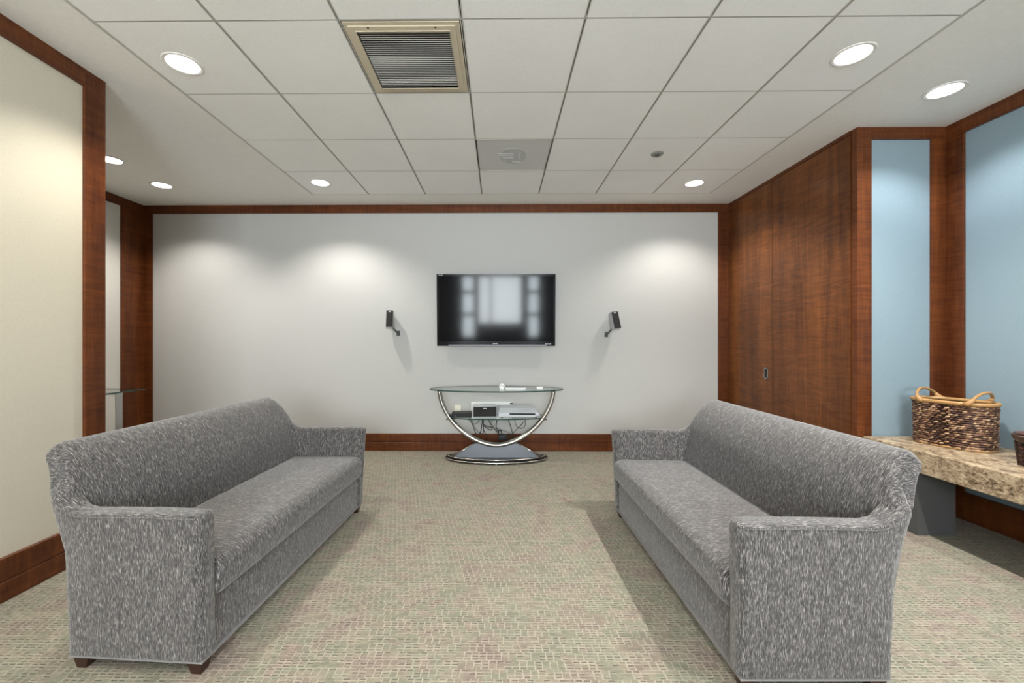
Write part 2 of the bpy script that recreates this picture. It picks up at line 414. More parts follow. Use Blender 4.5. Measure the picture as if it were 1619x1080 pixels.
def baseb(name, x0, x1, y0, y1, ax, m):
    bm = bmesh.new(); t_ = 0.006
    box(bm, x0, x1, y0, y1, 0.002, 0.098, 0.002, 1); 
    if ax == 'x': box(bm, x0, x1, y0+t_, y1, 0.098, 0.108); box(bm, x0, x1, y0, y1, 0.108, 0.20, 0.002, 1)
    elif ax == 'l': box(bm, x0, x1-t_, y0, y1, 0.098, 0.108); box(bm, x0, x1, y0, y1, 0.108, 0.215, 0.002, 1)
    else: box(bm, x0+t_, x1, y0, y1, 0.098, 0.108); box(bm, x0, x1, y0, y1, 0.108, 0.20, 0.002, 1)
    struct(name, bm, M[m])
baseb('baseboard_back', XA+0.115, XC-0.118, YB-0.022, YB, 'x', 'wx')
baseb('baseboard_left', XL, XL+0.022, RY, YE-0.108, 'l', 'wy')
baseb('baseboard_right', XR-0.022, XR, RY, YP-0.135, 'r', 'wy')
baseb('baseboard_alcove', XA, XA+0.022, 1.85, YB-0.30, 'l', 'wy')
baseb('baseboard_niche', XC+0.116, XR-0.118, YP-0.022, YP, 'x', 'wx')

# ------------------------------------------------------------ built-in cabinet
cab = thing('built_in_cabinet', 'tall cherry wood built-in cabinet with two flush doors right of the grey wall', 'cabinet', (XC, 4.0, 0))
yc = 4.0
def cl(y): return y-yc
link('carcass', bx(0.022, XR-XC, cl(YP+0.036), cl(YB), 0.0, H), M['wz'], cab)
bm = bmesh.new(); box(bm, 0.0, 0.022, cl(YP+0.036), cl(YB), H-0.03, H); box(bm, 0.004, 0.022, cl(YP+0.036), cl(YB), 0.0, 0.02)
box(bm, 0.0, 0.022, cl(YB-0.02), cl(YB), 0.02, H-0.03)
link('top_rail', bm, M['wy'], cab)
ysm = 4.07
for (a, b, pull) in ((ysm+0.003, YB-0.022, True), (YP+0.040, ysm-0.003, False)):
    d = link('door', bx(0.0, 0.020, cl(a), cl(b), 0.02, H-0.034, bev=0.0015), M['wdoor'], cab)
    if pull:
        hy, hz = cl(4.166), 0.955
        bm = bmesh.new()
        for q in ((hy-0.030, hy-0.022, hz-0.055, hz+0.055), (hy+0.022, hy+0.030, hz-0.055, hz+0.055)): box(bm, -0.004, 0.002, q[0], q[1], q[2], q[3])
        for q in ((hz-0.055, hz-0.046), (hz+0.046, hz+0.055)): box(bm, -0.004, 0.002, hy-0.030, hy+0.030, q[0], q[1])
        p = link('flush_pull', bm, M['chrome'], d); p['label'] = 'rectangular chrome flush pull'
        bm = bx(-0.0015, 0.001, hy-0.022, hy+0.022, hz-0.046, hz+0.046); o = link('pull_recess', bm, M['black'], p)

# ------------------------------------------------------------ recessed lights
def make_light(x, y, e, col, label):
    t = thing('recessed_light', label, 'ceiling light', (x, y, H), 0, None)
    bm = bmesh.new(); ringm(bm, 0, 0, [(0.083, 0.004), (0.083, -0.0035), (0.098, -0.005), (0.104, -0.0005)]); link('trim_ring', bm, M['trimw'], t, smooth=True)
    bm = bmesh.new(); disc(bm, 0, 0, -0.002, 0.0, 0.083); link('lens', bm, M['lens'], t)
    l = bpy.data.lights.new('lamp', 'SPOT'); l.energy = e*SPOT_E; l.color = col; l.spot_size = math.radians(126); l.spot_blend = 0.6
    l.shadow_soft_size = 0.04
    o = bpy.data.objects.new('lamp', l); C.objects.link(o); o.parent = t; o.location = (0, 0, -0.012)
for (x, y, e, c), lab in zip(DOWN, DOWN_LABEL): make_light(x, y, e, c, lab)

# ------------------------------------------------------------ ceiling vent
vx, vy = X0+2.5*S, Y0-3.5*S
vent = thing('ceiling_vent', 'square tan metal return air grille with thin louvers in the tile ceiling', 'vent', (vx, vy, H))
bm = bmesh.new(); a = S/2-0.012; b = 0.238
def sqring(bm, ro, ri, z0, z1):
    for q in ((-ro, ro, -ro, -ri), (-ro, ro, ri, ro), (-ro, -ri, -ri, ri), (ri, ro, -ri, ri)): box(bm, *q, z0, z1)
sqring(bm, a, a-0.022, -0.004, 0.02); sqring(bm, a-0.022, b, -0.009, 0.02); sqring(bm, b+0.004, b, -0.013, 0.02)
link('frame', bm, M['tan'], vent)
bm = bmesh.new(); N = 30
for k in range(N):
    y = -b+(k+0.5)*2*b/N
    vs = box(bm, -b, b, y-0.0018, y+0.0018, 0.0, 0.0008)
    for v in vs:
        v.co.z += (v.co.y-y)*-0.25
link('louvers', bm, M['louver'], vent)
bm = bmesh.new(); box(bm, -b, b, -b, b, 0.028, 0.03); link('dark_duct', bm, M['dark'], vent)
bm = bmesh.new()
for x in (-0.09, 0.09): box(bm, x-0.008, x+0.008, -b, b, 0.012, 0.02)
link('support_bars', bm, M['dark'], vent)
for x in (-0.17, 0.17):
    bm = bmesh.new(); disc(bm, x, -b-0.026, -0.011, -0.009, 0.005, n=12); link('screw', bm, M['dark'], vent)

# grey translucent panel in the grid
dx, dy = X0+3.5*S, Y0-1.5*S
dif = thing('ceiling_panel', 'grey translucent ceiling panel with a faint round shape inside, above the television', 'ceiling panel', (dx, dy, H))
link('sheet', bx(-0.297, 0.297, -0.300, 0.300, 0.0, 0.02), M['diffgrey'], dif)
bm = bmesh.new(); sqring(bm, 0.302, 0.294, -0.003, 0.004); link('frame', bm, M['grid'], dif)
bm = bmesh.new(); n = 40
rings = [[(0.0+math.cos(2*PI*k/n)*0.115, 0.0+math.sin(2*PI*k/n)*0.15, z) for k in range(n)] for z in (-0.002, 0.001)]
loft(bm, rings); link('round_duct', bm, M['diffdark'], dif)
bm = bmesh.new()
for q in ((-0.12, 0.0, -0.055, -0.045), (-0.12, 0.0, -0.015, -0.005), (-0.10, 0.0, 0.03, 0.036), (-0.004, 0.004, -0.05, 0.12), (0.05, 0.062, -0.08, 0.05), (-0.07, -0.06, 0.055, 0.12), (0.0, 0.07, 0.11, 0.118)):
    box(bm, *q, -0.004, -0.001)
link('bracket_bars', bm, M['diffgrey'], dif)

t = thing('smoke_detector', 'small round grey smoke detector in a ceiling tile on the right', 'smoke detector', (1.335, 3.545, H))
bm = bmesh.new(); ringm(bm, 0, 0, [(0.0001, 0), (0.05, 0), (0.05, -0.006), (0.044, -0.012), (0.0001, -0.013)]); link('housing', bm, M['sensor'], t, smooth='auto')
bm = bmesh.new(); ringm(bm, 0, 0, [(0.0001, -0.011), (0.022, -0.011), (0.018, -0.02), (0.0001, -0.022)], 24); link('sensing_cap', bm, M['greyp'], t, smooth='auto')

# ------------------------------------------------------------ sofas
def rr_ring(pts2, r, seg=5):
    """rounded polygon from 2d points; r radius per corner or a number"""
    out = []; n = len(pts2)
    for i in range(n):
        p = Vector(pts2[i]); a = Vector(pts2[i-1]); b = Vector(pts2[(i+1) % n])
        rr = r[i] if isinstance(r, (list, tuple)) else r
        da = (a-p); db = (b-p)
        ra = min(rr, da.length*0.49); rb = min(rr, db.length*0.49)
        s = p+da.normalized()*ra; e = p+db.normalized()*rb
        for k in range(seg+1):
            t = k/seg; out.append(((1-t)**2)*s+2*t*(1-t)*p+t*t*e)
    return out
LB, LA, DB, HA, HB, TA, hb = 0.793, 0.824, 0.552, 0.628, 0.855, 0.085, 0.057
def sstep(a, b, x):
    t = min(1, max(0, (x-a)/(b-a))); return t*t*(3-2*t)
def rear(z): return 0.552+0.02*min(1, max(0, z-0.057)/0.6)**1.6+0.160*(max(0, z-0.45)/0.365)**1.75
def make_sofa(label):
    t = thing('sofa', label, 'sofa')
    # arms: loft from front to back
    for s in (-1, 1):
        bm = bmesh.new(); rings = []
        ds = [0.0, 0.004, 0.012, 0.026, 0.05, 0.12, 0.22, 0.32, 0.40, 0.45, 0.49, 0.53, 0.56, 0.578, 0.588, 0.592]
        for d in ds:
            e = 0.0
            if d < 0.026: e = 0.026-math.sqrt(max(0, 0.026**2-(0.026-d)**2))
            if d > 0.566: q = min(1, (d-0.566)/0.026); e = 0.026-0.026*math.sqrt(max(0, 1-q*q))
            zt = HA+0.003*math.sin(d*9)+0.060*sstep(0.46, 0.62, d)-e*0.9
            ti = TA+0.005*sstep(0.42, 0.58, d); zi = zt+0.085*sstep(0.47, 0.60, d)
            xo_b, xo_t = LB-e, LA-e-0.022*sstep(0.42, 0.60, d)
            xi_t, xi_b = LA-ti+e*0.7, LB-ti+e*0.7
            mid = (hb+zt)*0.5
            ring = rr_ring([(xo_b, hb+e*0.4), (xo_b+(xo_t-xo_b)*0.55, mid), (xo_t, zt-0.006), (xi_t, zi), (xi_b+(xi_t-xi_b)*0.5, mid), (xi_b, hb+e*0.4)], [0.012, 0.1, 0.016, 0.028, 0.1, 0.012])
            out = []
            for p in ring:
                k = (p.y-hb)/(HA-hb)
                # front flares forward at the top, back sweeps with the back's curve
                fr = -0.020*max(0, k)**1.6
                bk = 0.0 + 0.04*max(0, k)**1.5
                u = d/0.592
                yy = (1-u)*fr+u*(rear(min(p.y, 0.635))-0.592)+d
                out.append((s*p.x, yy, p.y))
            rings.append(out)
        loft(bm, rings)
        bm.normal_update()
        for f in bm.faces: f.material_index = 1 if abs(f.normal.z) > 0.65 else 0
        link('armrest', bm, [M['fab_arm'], M['fab']], t, smooth='auto')
        # seam cord along the arm's outer top edge
        bm = bmesh.new(); pts = []
        for k in range(24):
            d = 0.02+k/23*0.53
            zt = HA+0.003*math.sin(d*9)+0.060*sstep(0.46, 0.62, d)
            pts.append((s*(LA+0.0005-0.022*sstep(0.42, 0.60, d)), d-0.020*(1-d/0.592)+d/0.592*(rear(min(zt, 0.635))-0.592), zt-0.018))
        tube(bm, pts, 0.0022, 6); link('arm_seam', bm, M['fab_arm'], t, smooth=True)
    # backrest
    prof = [(0.44, 0.20), (0.485, 0.40), (0.515, 0.54), (0.545, 0.66), (0.585, 0.76), (0.620, 0.815), (0.655, 0.845), (0.692, 0.857), (0.717, 0.844),
            (0.731, 0.813), (rear(0.77), 0.77), (rear(0.70), 0.70), (rear(0.62), 0.62), (rear(0.50), 0.50), (rear(0.38), 0.38), (rear(0.25), 0.25), (0.552, hb), (0.44, hb)]
    P = spline([(a, b, 0) for a, b in prof[:17]], 3); P = [(p.x, p.y) for p in P]+[(0.44, hb)]
    def hw(z):   # half width of the back at height z
        if z < 0.58: return 0.765
        if z < 0.67: return 0.765+0.025*sstep(0.58, 0.67, z)
        return 0.790-0.080*((z-0.67)/0.185)**0.9
    cen = Vector((sum(p[0] for p in P)/len(P), sum(p[1] for p in P)/len(P)))
    bm = bmesh.new(); rings = []
    fr = [-1, -0.998, -0.99, -0.97, -0.93, -0.85]+[-0.7+0.1*k for k in range(15)]+[0.85, 0.93, 0.97, 0.99, 0.998, 1]
    for f in fr:
        q = abs(f); e = 0.0
        if q > 0.965: u = (q-0.965)/0.035; e = 0.022*(1-math.sqrt(max(0, 1-u*u)))
        ring = []
        for (y, z) in P:
            mid = (0.485+0.24*max(0, z-0.4)/0.415*0.56+rear(min(z, 0.80)))/2
            yy = y+e if y < mid else y-e
            zz = z-(e if z > 0.80 else 0)
            # soft crown of the padding on the front face
            if y < 0.62 and z > 0.38: yy -= 0.012*(1-q**4)*math.sin(min(1, (z-0.38)/0.45)*PI)
            ring.append((f*hw(z), yy, zz))
        rings.append(ring)
    loft(bm, rings)
    bm.normal_update()
    for f in bm.faces: f.material_index = 1 if abs(f.normal.x) > 0.6 else 0
    link('backrest', bm, [M['fab'], M['fab_end']], t, smooth='auto')
    # base rail
    bm = bmesh.new(); box(bm, -(LB-TA+0.01), LB-TA+0.01, 0.014, 0.50, hb, 0.280, 0.008, 3); link('base', bm, M['fab'], t, smooth='auto')
    # seat cushion
    bm = bmesh.new(); rings = []; W = LB-TA+0.022
    cp = rr_ring([(-0.022, 0.268), (-0.030, 0.428), (0.52, 0.415), (0.50, 0.268)], [0.05, 0.075, 0.03, 0.02], 8)
    for f in [-1, -0.995, -0.98, -0.95, -0.9]+[-0.8+0.1*k for k in range(17)]+[0.9, 0.95, 0.98, 0.995, 1]:
        q = abs(f); e = 0
        if q > 0.96: u = (q-0.96)/0.04; e = 0.028*(1-math.sqrt(max(0, 1-u*u)))
        ring = []
        for p in cp:
            top = sstep(0.33, 0.42, p.y)
            y = p.x+(e if p.x < 0.1 else -e)*0.9; z = p.y-e*top+e*0.5*(1-top)
            z += top*0.012*math.sin(min(1, max(0, (p.x+0.03)/0.53))*PI)*(1-q**4)+top*0.0015*math.sin(f*23+p.x*9)
            if p.x < 0.06: z -= 0.006*math.sin((f+1)*3.1)*0.5*(1-top)
            ring.append((f*W, y, z))
        rings.append(ring)
    loft(bm, rings); link('seat_cushion', bm, M['fab'], t, smooth='auto')
    # welt under the body and tapered legs
    bm = bmesh.new(); q = [(-LB+0.006, 0.004), (LB-0.006, 0.004), (LB-0.006, DB-0.004), (-LB+0.006, DB-0.004)]
    loft(bm, [[(x, y, hb-0.006) for x, y in q], [(x, y, hb+0.001) for x, y in q]]); link('base_trim', bm, M['welt'], t)
    bm = bx(-LB+0.02, LB-0.02, 0.02, DB-0.02, hb-0.012, hb-0.005); link('dust_cover', bm, M['dark'], t)
    for sx in (-1, 1):
        for (y, sy) in ((0.045, -1), (DB-0.045, 1)):
            x = sx*(LB-0.045); bm = bmesh.new()
            def sq(cx, cy, r, z): return [(cx-r, cy-r, z), (cx+r, cy-r, z), (cx+r, cy+r, z), (cx-r, cy+r, z)]
            loft(bm, [sq(x+sx*0.004, y+sy*0.004, 0.019, 0.0), sq(x, y, 0.031, hb-0.006)])
            link('leg', bm, M['legwood'], t)
    return t
sofaR = make_sofa('grey streaked fabric sofa with back to the wooden cabinet and basket ledge')
sofaR.location = (0.854, 2.294, 0); sofaR.rotation_euler = (0, 0, 0.0096-PI/2)
def copy_thing(root, loc, rz, label):
    r = root.copy(); C.objects.link(r); r.location = loc; r.rotation_euler = (0, 0, rz); r['label'] = label
    for ch in list(root.children):
        c = ch.copy(); C.objects.link(c); c.parent = r
        for g in list(ch.children):
            d = g.copy(); C.objects.link(d); d.parent = c
    return r
sofaL = copy_thing(sofaR, (-1.071, 2.351, 0), -0.0581+PI/2, 'grey streaked fabric sofa with its back to the warm-lit left wall')
for s_ in (sofaR, sofaL): s_['group'] = 'facing grey sofas'

# ------------------------------------------------------------ television
TVY = 4.745
tv = thing('television', 'large black flat screen television mounted on the grey back wall', 'television', (-0.036, TVY, 1.627))
tilt = bpy.data.objects.new('panel_housing', None)
TW, TH = 0.6735, 0.4075
tl = math.radians(2.6)
def tvp(name, bm, mat, parent=tv, smooth=False):
    bmesh.ops.rotate(bm, verts=bm.verts, cent=(0, 0, 0), matrix=Matrix.Rotation(tl, 3, 'X'))
    return link(name, bm, mat, parent, smooth=smooth)
bm = bmesh.new(); box(bm, -TW, TW, 0.006, 0.035, -TH, TH, 0.004, 2); box(bm, -TW+0.12, TW-0.12, 0.03, 0.065, -TH+0.08, TH-0.12, 0.01, 2)
tvp('housing', bm, M['blackgloss'])
bm = bmesh.new(); z0, z1 = -TH+0.050, TH-0.026; x1 = TW-0.022
for q in ((-TW, TW, z1, TH), (-TW, TW, -TH, z0), (-TW, -x1, z0, z1), (x1, TW, z0, z1)): box(bm, q[0], q[1], 0.0, 0.008, q[2], q[3])
bz = tvp('bezel', bm, M['blackgloss'])
tvp('screen', bx(-x1, x1, 0.002, 0.007, z0, z1), M['screen'])
tvp('reflection_strip', bx(-TW+0.13, TW-0.10, -0.002, 0.004, -TH+0.002, -TH+0.014), M['silver_dark'])  # silvery strip stands in for a reflection along the lower bezel
ry = (PI/2+tl, 0, 0)
def tvpt(x, y, z): return (x, y*math.cos(tl)-z*math.sin(tl), y*math.sin(tl)+z*math.cos(tl))
text('maker_lettering', 'SHARP', 0.020, tvpt(-0.01, -0.0015, -TH+0.020), ry, M['white'], tv)
text('corner_lettering', 'AQUOS', 0.014, tvpt(-TW+0.045, -0.0015, TH-0.018), ry, M['white'], tv)
bm = bmesh.new()
for k in range(4): box(bm, 0.56+k*0.018, 0.571+k*0.018, -0.002, 0.0, -TH+0.018, -TH+0.026)
tvp('corner_badge', bm, M['silver'])
bm = bmesh.new(); box(bm, -0.25, 0.25, YB-TVY-0.02, YB-TVY, -0.2, 0.2, 0.003, 1); box(bm, -0.05, 0.05, 0.05, YB-TVY-0.01, -0.15, 0.15)
link('wall_mount', bm, M['black'], tv)

# ------------------------------------------------------------ wall speakers
def wall_speaker(x, z, yaw, pitch, roll, ax, label):
    t = thing('wall_speaker', label, 'speaker', (x, 4.735, z))
    R = Matrix.Rotation(yaw, 3, 'Z') @ Matrix.Rotation(pitch, 3, 'X') @ Matrix.Rotation(roll, 3, 'Y')
    def add(name, bm, m, p=t):
        bmesh.ops.rotate(bm, verts=bm.verts, cent=(0, 0, 0), matrix=R); return link(name, bm, m, p, smooth='auto')
    w2, h2 = 0.040, 0.098
    bm = bmesh.new()
    loft(bm, [[(sx*(w2)*k, y, sz*h2*k2) for sx, sz in ((-1, -1), (1, -1), (1, 1), (-1, 1))] for k, k2, y in ((1, 1, -0.032), (1, 1, 0.03), (0.85, 0.93, 0.075), (0.5, 0.8, 0.085))])
    add('cabinet', bm, M['silver'])
    add('grille', bx(-w2+0.002, w2-0.002, -0.040, -0.031, -h2+0.002, h2-0.002, bev=0.004), M['grille'])
    add('badge', bx(-0.013, 0.013, -0.0415, -0.0395, h2-0.020, h2-0.013), M['white'])
    bm = bmesh.new(); wy = YB-4.735
    tube(bm, spline([(0, 0.04, -0.03), (ax*0.03, 0.055, -0.10), (ax*0.065, wy-0.03, -0.150), (ax*0.07, wy-0.006, -0.155)], 6), 0.009, 10)
    link('bracket_arm', bm, M['greyp'], t, smooth=True)
    bm = bmesh.new(); box(bm, ax*0.07-0.02, ax*0.07+0.02, wy-0.008, wy, -0.185, -0.125, 0.003, 2); link('wall_plate', bm, M['greyp'], t)
    bm = bmesh.new(); tube(bm, spline([(0, 0.05, -0.06), (ax*0.01, 0.05, -0.12), (ax*0.045, wy-0.02, -0.14), (ax*0.06, wy-0.008, -0.15)], 6), 0.0025, 6); link('speaker_wire', bm, M['white'], t, smooth=True)
wall_speaker(-1.245, 1.52, 0.24, -0.20, 0.03, 1, 'small black and silver speaker on the back wall left of the television')
wall_speaker(1.310, 1.505, 0.10, -0.20, -0.13, -1, 'small black speaker on the back wall right of the television, its pale side showing')

# ------------------------------------------------------------ glass television stand
SX, SY = -0.030, 4.43
st = thing('tv_stand', 'half moon glass and chrome stand under the television', 'stand', (SX, SY, 0))
TZ = 0.762
def lens_ring(a, b, z, n=72): return [(math.cos(2*PI*k/n)*a, math.sin(2*PI*k/n)*b, z) for k in range(n)]
bm = bmesh.new(); loft(bm, [lens_ring(0.708, 0.285, TZ), lens_ring(0.708, 0.285, TZ+0.012)])
for f in bm.faces:
    if abs(f.normal.z) < 0.5: f.material_index = 1
link('glass_top', bm, [M['glass'], M['gedge']], st)
bm = bmesh.new(); loft(bm, [lens_ring(0.712, 0.289, TZ+0.001), lens_ring(0.712, 0.289, TZ+0.011)], cap=False)
bmesh.ops.delete(bm, geom=list(bm.faces), context='FACES_ONLY') if False else None
bm.free()
# arch: bent tube, superelliptic
bm = bmesh.new(); pts = []; n = 44; ne = 2/1.78
for k in range(n+1):
    a = PI*k/n; c, s = math.cos(a), math.sin(a)
    pts.append((math.copysign(abs(c)**ne, c)*0.603, -0.02, TZ-0.004-abs(s)**ne*0.585))
tube(bm, pts, 0.0215, 14, 0.9); link('arch_tube', bm, M['chrome'], st, smooth=True)
bm = bmesh.new()
pts2 = [(x*0.985, y+0.034, TZ-0.004-(TZ-0.004-z)*0.985) for x, y, z in pts]
tube(bm, pts2, 0.014, 12); link('inner_arch_tube', bm, M['chrome'], st, smooth=True)
for s in (-1, 1):
    bm = bmesh.new(); disc(bm, s*0.603, -0.02, TZ-0.010, TZ-0.0005, 0.034, bev=0.002, n=28); link('top_mount', bm, M['chrome'], st, smooth='auto')
# shelf
SZ = 0.456
bm = bmesh.new()
n = 40; ring = [(math.cos(PI+PI*k/n)*0.505, 0.02-0.0+math.sin(PI+PI*k/n)*0.13) for k in range(n+1)]+[(0.505, 0.20), (-0.505, 0.20)]
loft(bm, [[(x, y, z) for x, y in ring] for z in (SZ, SZ+0.010)])
for f in bm.faces:
    if abs(f.normal.z) < 0.5: f.material_index = 1
link('glass_shelf', bm, [M['glass'], M['gedge']], st)
for s in (-1, 1):
    bm = bmesh.new(); tube(bm, [(s*0.46, -0.02, SZ-0.008), (s*0.53, -0.02, SZ-0.008)], 0.009, 10); link('shelf_bracket', bm, M['chrome'], st, smooth=True)
# base: boat shaped plinth with chrome rim
def boat(a, b, z, n=40, yb=0.14):
    r = [(math.cos(PI+PI*k/n)*a, 0.09+math.sin(PI+PI*k/n)*b) for k in range(n+1)]
    r += [(a*0.93, yb), (-a*0.93, yb)]
    return [(x, y, z) for x, y in r]
bm = bmesh.new(); loft(bm, [boat(0.535, 0.225, 0.012), boat(0.545, 0.235, 0.018), boat(0.545, 0.235, 0.034), boat(0.53, 0.22, 0.040)]); link('base', bm, M['blackgloss'], st, smooth='auto')
bm = bmesh.new(); tube(bm, [(x, y, 0.046) for x, y, z in boat(0.525, 0.215, 0)[:41]], 0.008, 10); link('rim_tube', bm, M['chrome'], st, smooth=True)
bm = bmesh.new(); tube(bm, [(x, y, 0.022) for x, y, z in boat(0.548, 0.238, 0)[:41]], 0.0065, 10); link('rim_tube', bm, M['chrome'], st, smooth=True)
bm = bmesh.new(); loft(bm, [boat(0.49, 0.185, 0.040), boat(0.49, 0.185, 0.046)]); link('base_top', bm, M['pad'], st)
for x, y in ((-0.22, -0.105), (0, -0.135), (0.22, -0.105), (-0.45, 0.08), (0.45, 0.08)):
    bm = bmesh.new(); disc(bm, x, y+0.01, 0, 0.014, 0.012, n=16); link('foot', bm, M['silver'], st)
# wedge that carries the arch
bm = bmesh.new()
loft(bm, [[(-0.46, -0.02, 0.046), (0.46, -0.02, 0.046), (0.46, 0.10, 0.046), (-0.46, 0.10, 0.046)],
          [(-0.235, 0.0, 0.185), (0.235, 0.0, 0.185), (0.235, 0.05, 0.185), (-0.235, 0.05, 0.185)]])
# hollow the top along the arch by trimming: lower the middle
link('pedestal', bm, M['pad'], st)
for s in (-1, 1):
    bm = bmesh.new(); tube(bm, [(s*0.47, -0.026, 0.05), (s*0.235, -0.008, 0.19)], 0.006, 8); link('pedestal_edge', bm, M['chrome'], st, smooth=True)

# things on the stand
def on(x, y, z): return (SX+x, SY+y, z)
ZS = SZ+0.0101; ZT = TZ+0.0121
t = thing('media_box', 'flat black box at the left end of the glass shelf', 'electronics box', on(-0.368, 0.02, ZS), 0.04)
link('case', bx(-0.105, 0.105, -0.07, 0.07, 0.004, 0.052, bev=0.004), M['black'], t)
for s in (-1, 1): link('foot', bx(s*0.085-0.008, s*0.085+0.008, -0.05, 0.05, 0, 0.005), M['black'], t)
link('indicator_light', bx(-0.07, -0.064, -0.0715, -0.069, 0.022, 0.026), M['silver'], t)
t = thing('centre_speaker', 'black speaker with silver edges lying on the middle of the glass shelf', 'speaker', on(-0.125, 0.045, ZS), 0.08)
bm = bmesh.new(); box(bm, -0.128, 0.128, -0.05, 0.06, 0.0, 0.122, 0.006, 2); link('cabinet', bm, M['silver'], t)
link('grille', bx(-0.122, 0.122, -0.056, -0.049, 0.008, 0.115, bev=0.003), M['grille'], t)
link('badge', bx(-0.02, 0.02, -0.0575, -0.0555, 0.092, 0.098), M['white'], t)
t = thing('disc_player', 'silver disc player on the right half of the glass shelf', 'disc player', on(0.240, 0.05, ZS), -0.03)
bm = bmesh.new(); box(bm, -0.215, 0.215, -0.10, 0.12, 0.008, 0.055, 0.006, 2); link('case', bm, M['silver'], t)
bm = bmesh.new(); loft(bm, [[(-0.21, -0.085, 0.055), (0.205, -0.085, 0.055), (0.205, 0.12, 0.055), (-0.21, 0.12, 0.055)], [(-0.205, -0.04, 0.098), (0.17, -0.04, 0.098), (0.165, 0.12, 0.105), (-0.205, 0.12, 0.105)]]); link('raised_top', bm, M['silver'], t)
link('display', bx(-0.10, 0.17, -0.103, -0.099, 0.036, 0.052), M['blackgloss'], t)
for k in range(3): link('button', bx(0.175+k*0.012, 0.183+k*0.012, -0.103, -0.099, 0.018, 0.026), M['black'], t)
for s in (-1, 1): link('foot', bx(s*0.18-0.012, s*0.18+0.012, -0.08, 0.1, 0, 0.009), M['black'], t)
# on the glass top
t = thing('white_tray', 'slim white slab lying at the middle of the glass table top', 'remote control', on(0.20, -0.04, ZT))
link('body', bx(-0.105, 0.105, -0.07, 0.05, 0, 0.014, bev=0.004), M['white'], t)
link('face_plate', bx(-0.095, 0.095, -0.06, 0.04, 0.014, 0.016), M['silver'], t)
t = thing('desk_clock', 'small round white upright gadget with a grey arc on the glass table top', 'clock', on(0.058, -0.07, ZT))
bm = bmesh.new()
n = 28; loft(bm, [[(math.cos(2*PI*k/n)*r, y, 0.028+math.sin(2*PI*k/n)*r) for k in range(n)] for r, y in ((0.024, -0.012), (0.028, -0.008), (0.028, 0.012), (0.024, 0.016))])
link('body', bm, M['white'], t, smooth='auto')
bm = bmesh.new(); tube(bm, [(math.cos(PI*k/12)*0.014, -0.013, 0.028+math.sin(PI*k/12)*0.014) for k in range(13)], 0.002, 6); link('dial_arc', bm, M['sensor'], t)
link('stand_foot', bx(-0.022, 0.022, -0.02, 0.02, 0, 0.006), M['white'], t)
t = thing('small_white_box', 'tiny white box near the right end of the glass table top', 'box', on(0.455, -0.03, ZT))
link('body', bx(-0.032, 0.032, -0.02, 0.02, 0, 0.020, bev=0.004), M['white'], t); link('lid_line', bx(-0.0325, 0.0325, -0.0205, 0.0205, 0.0095, 0.0108), M['silver'], t)

# wall plates behind the stand
t = thing('wall_outlet', 'cream electrical outlet plate on the grey wall behind the glass shelf', 'outlet', (-0.482, YB, 0.475))
link('plate', bx(-0.036, 0.036, -0.006, 0, -0.058, 0.058, bev=0.002), M['cream'], t)
for z in (-0.022, 0.022): link('socket', bx(-0.014, 0.014, -0.008, -0.005, z-0.013, z+0.013, bev=0.001), M['trimw'], t)
t = thing('cable_box', 'white framed wall connection plate behind the black speaker on the shelf', 'wall plate', (-0.09, YB, 0.49))
bm = bmesh.new()
for q in ((-0.235, 0.235, 0.045, 0.075), (-0.235, -0.205, -0.10, 0.045), (0.205, 0.235, -0.10, 0.045), (-0.235, 0.235, -0.12, -0.10)): box(bm, q[0], q[1], -0.02, 0, q[2], q[3], 0.002, 1)
link('frame', bm, M['white'], t); link('back_plate', bx(-0.21, 0.21, -0.008, 0, -0.10, 0.05), M['silver'], t)
bm = bmesh.new(); box(bm, 0.215, 0.245, -0.03, -0.019, 0.055, 0.070, 0.002, 1); link('latch', bm, M['black'], t)

# power adapter and cables
t = thing('power_adapter', 'black power adapter lump resting on the chrome arch among the cables', 'power adapter', on(0.065, 0.062, 0.2115))
bm = bmesh.new(); box(bm, -0.045, 0.045, -0.03, 0.03, 0, 0.055, 0.008, 2); link('case', bm, M['black'], t, smooth='auto')
bm = bmesh.new(); tube(bm, spline([(-0.03, 0, 0.05), (-0.05, -0.02, 0.09), (-0.02, -0.03, 0.11), (0.0, -0.01, 0.05)], 5), 0.006, 6); link('strain_relief', bm, M['cable'], t, smooth=True)
zb = SZ-0.004
def pc(u, v, y=4.55):      # point seen at u,v behind the shelf's edge
    d = y; return ((u-783.0)/660.54*d-0.0095*d, y, CH-(v-540)/660.54*d)
def crop(pts, ys): return [pc(670+a/7.04, 590+b/7.04, y) for (a, b), y in zip(pts, ys)]
cabs = [
 ([(520, 512), (545, 580), (575, 660), (605, 682), (630, 660), (645, 590), (655, 512)], 0.0045),
 ([(490, 512), (545, 565), (590, 560), (625, 512)], 0.003),
 ([(540, 512), (565, 600), (620, 665), (660, 670), (665, 620), (660, 512)], 0.003),
 ([(665, 512), (665, 620), (690, 680), (745, 765)], 0.004),
 ([(715, 512), (760, 585), (830, 670), (860, 700)], 0.005),
 ([(820, 512), (805, 590), (830, 660), (845, 740)], 0.005),
 ([(940, 512), (965, 590), (985, 660), (1010, 740)], 0.0045),
 ([(1010, 512), (1030, 585), (1080, 615), (1125, 590), (1135, 512)], 0.0032),
 ([(1130, 525), (1060, 600), (1000, 660), (940, 720), (900, 740)], 0.0035),
 ([(660, 570), (700, 590), (760, 610), (740, 635), (690, 600), (665, 590)], 0.005),
 ([(770, 512), (740, 590), (830, 620), (960, 670), (1020, 750)], 0.0022),
 ([(950, 680), (930, 730), (970, 750), (985, 700), (955, 675)], 0.0035)]
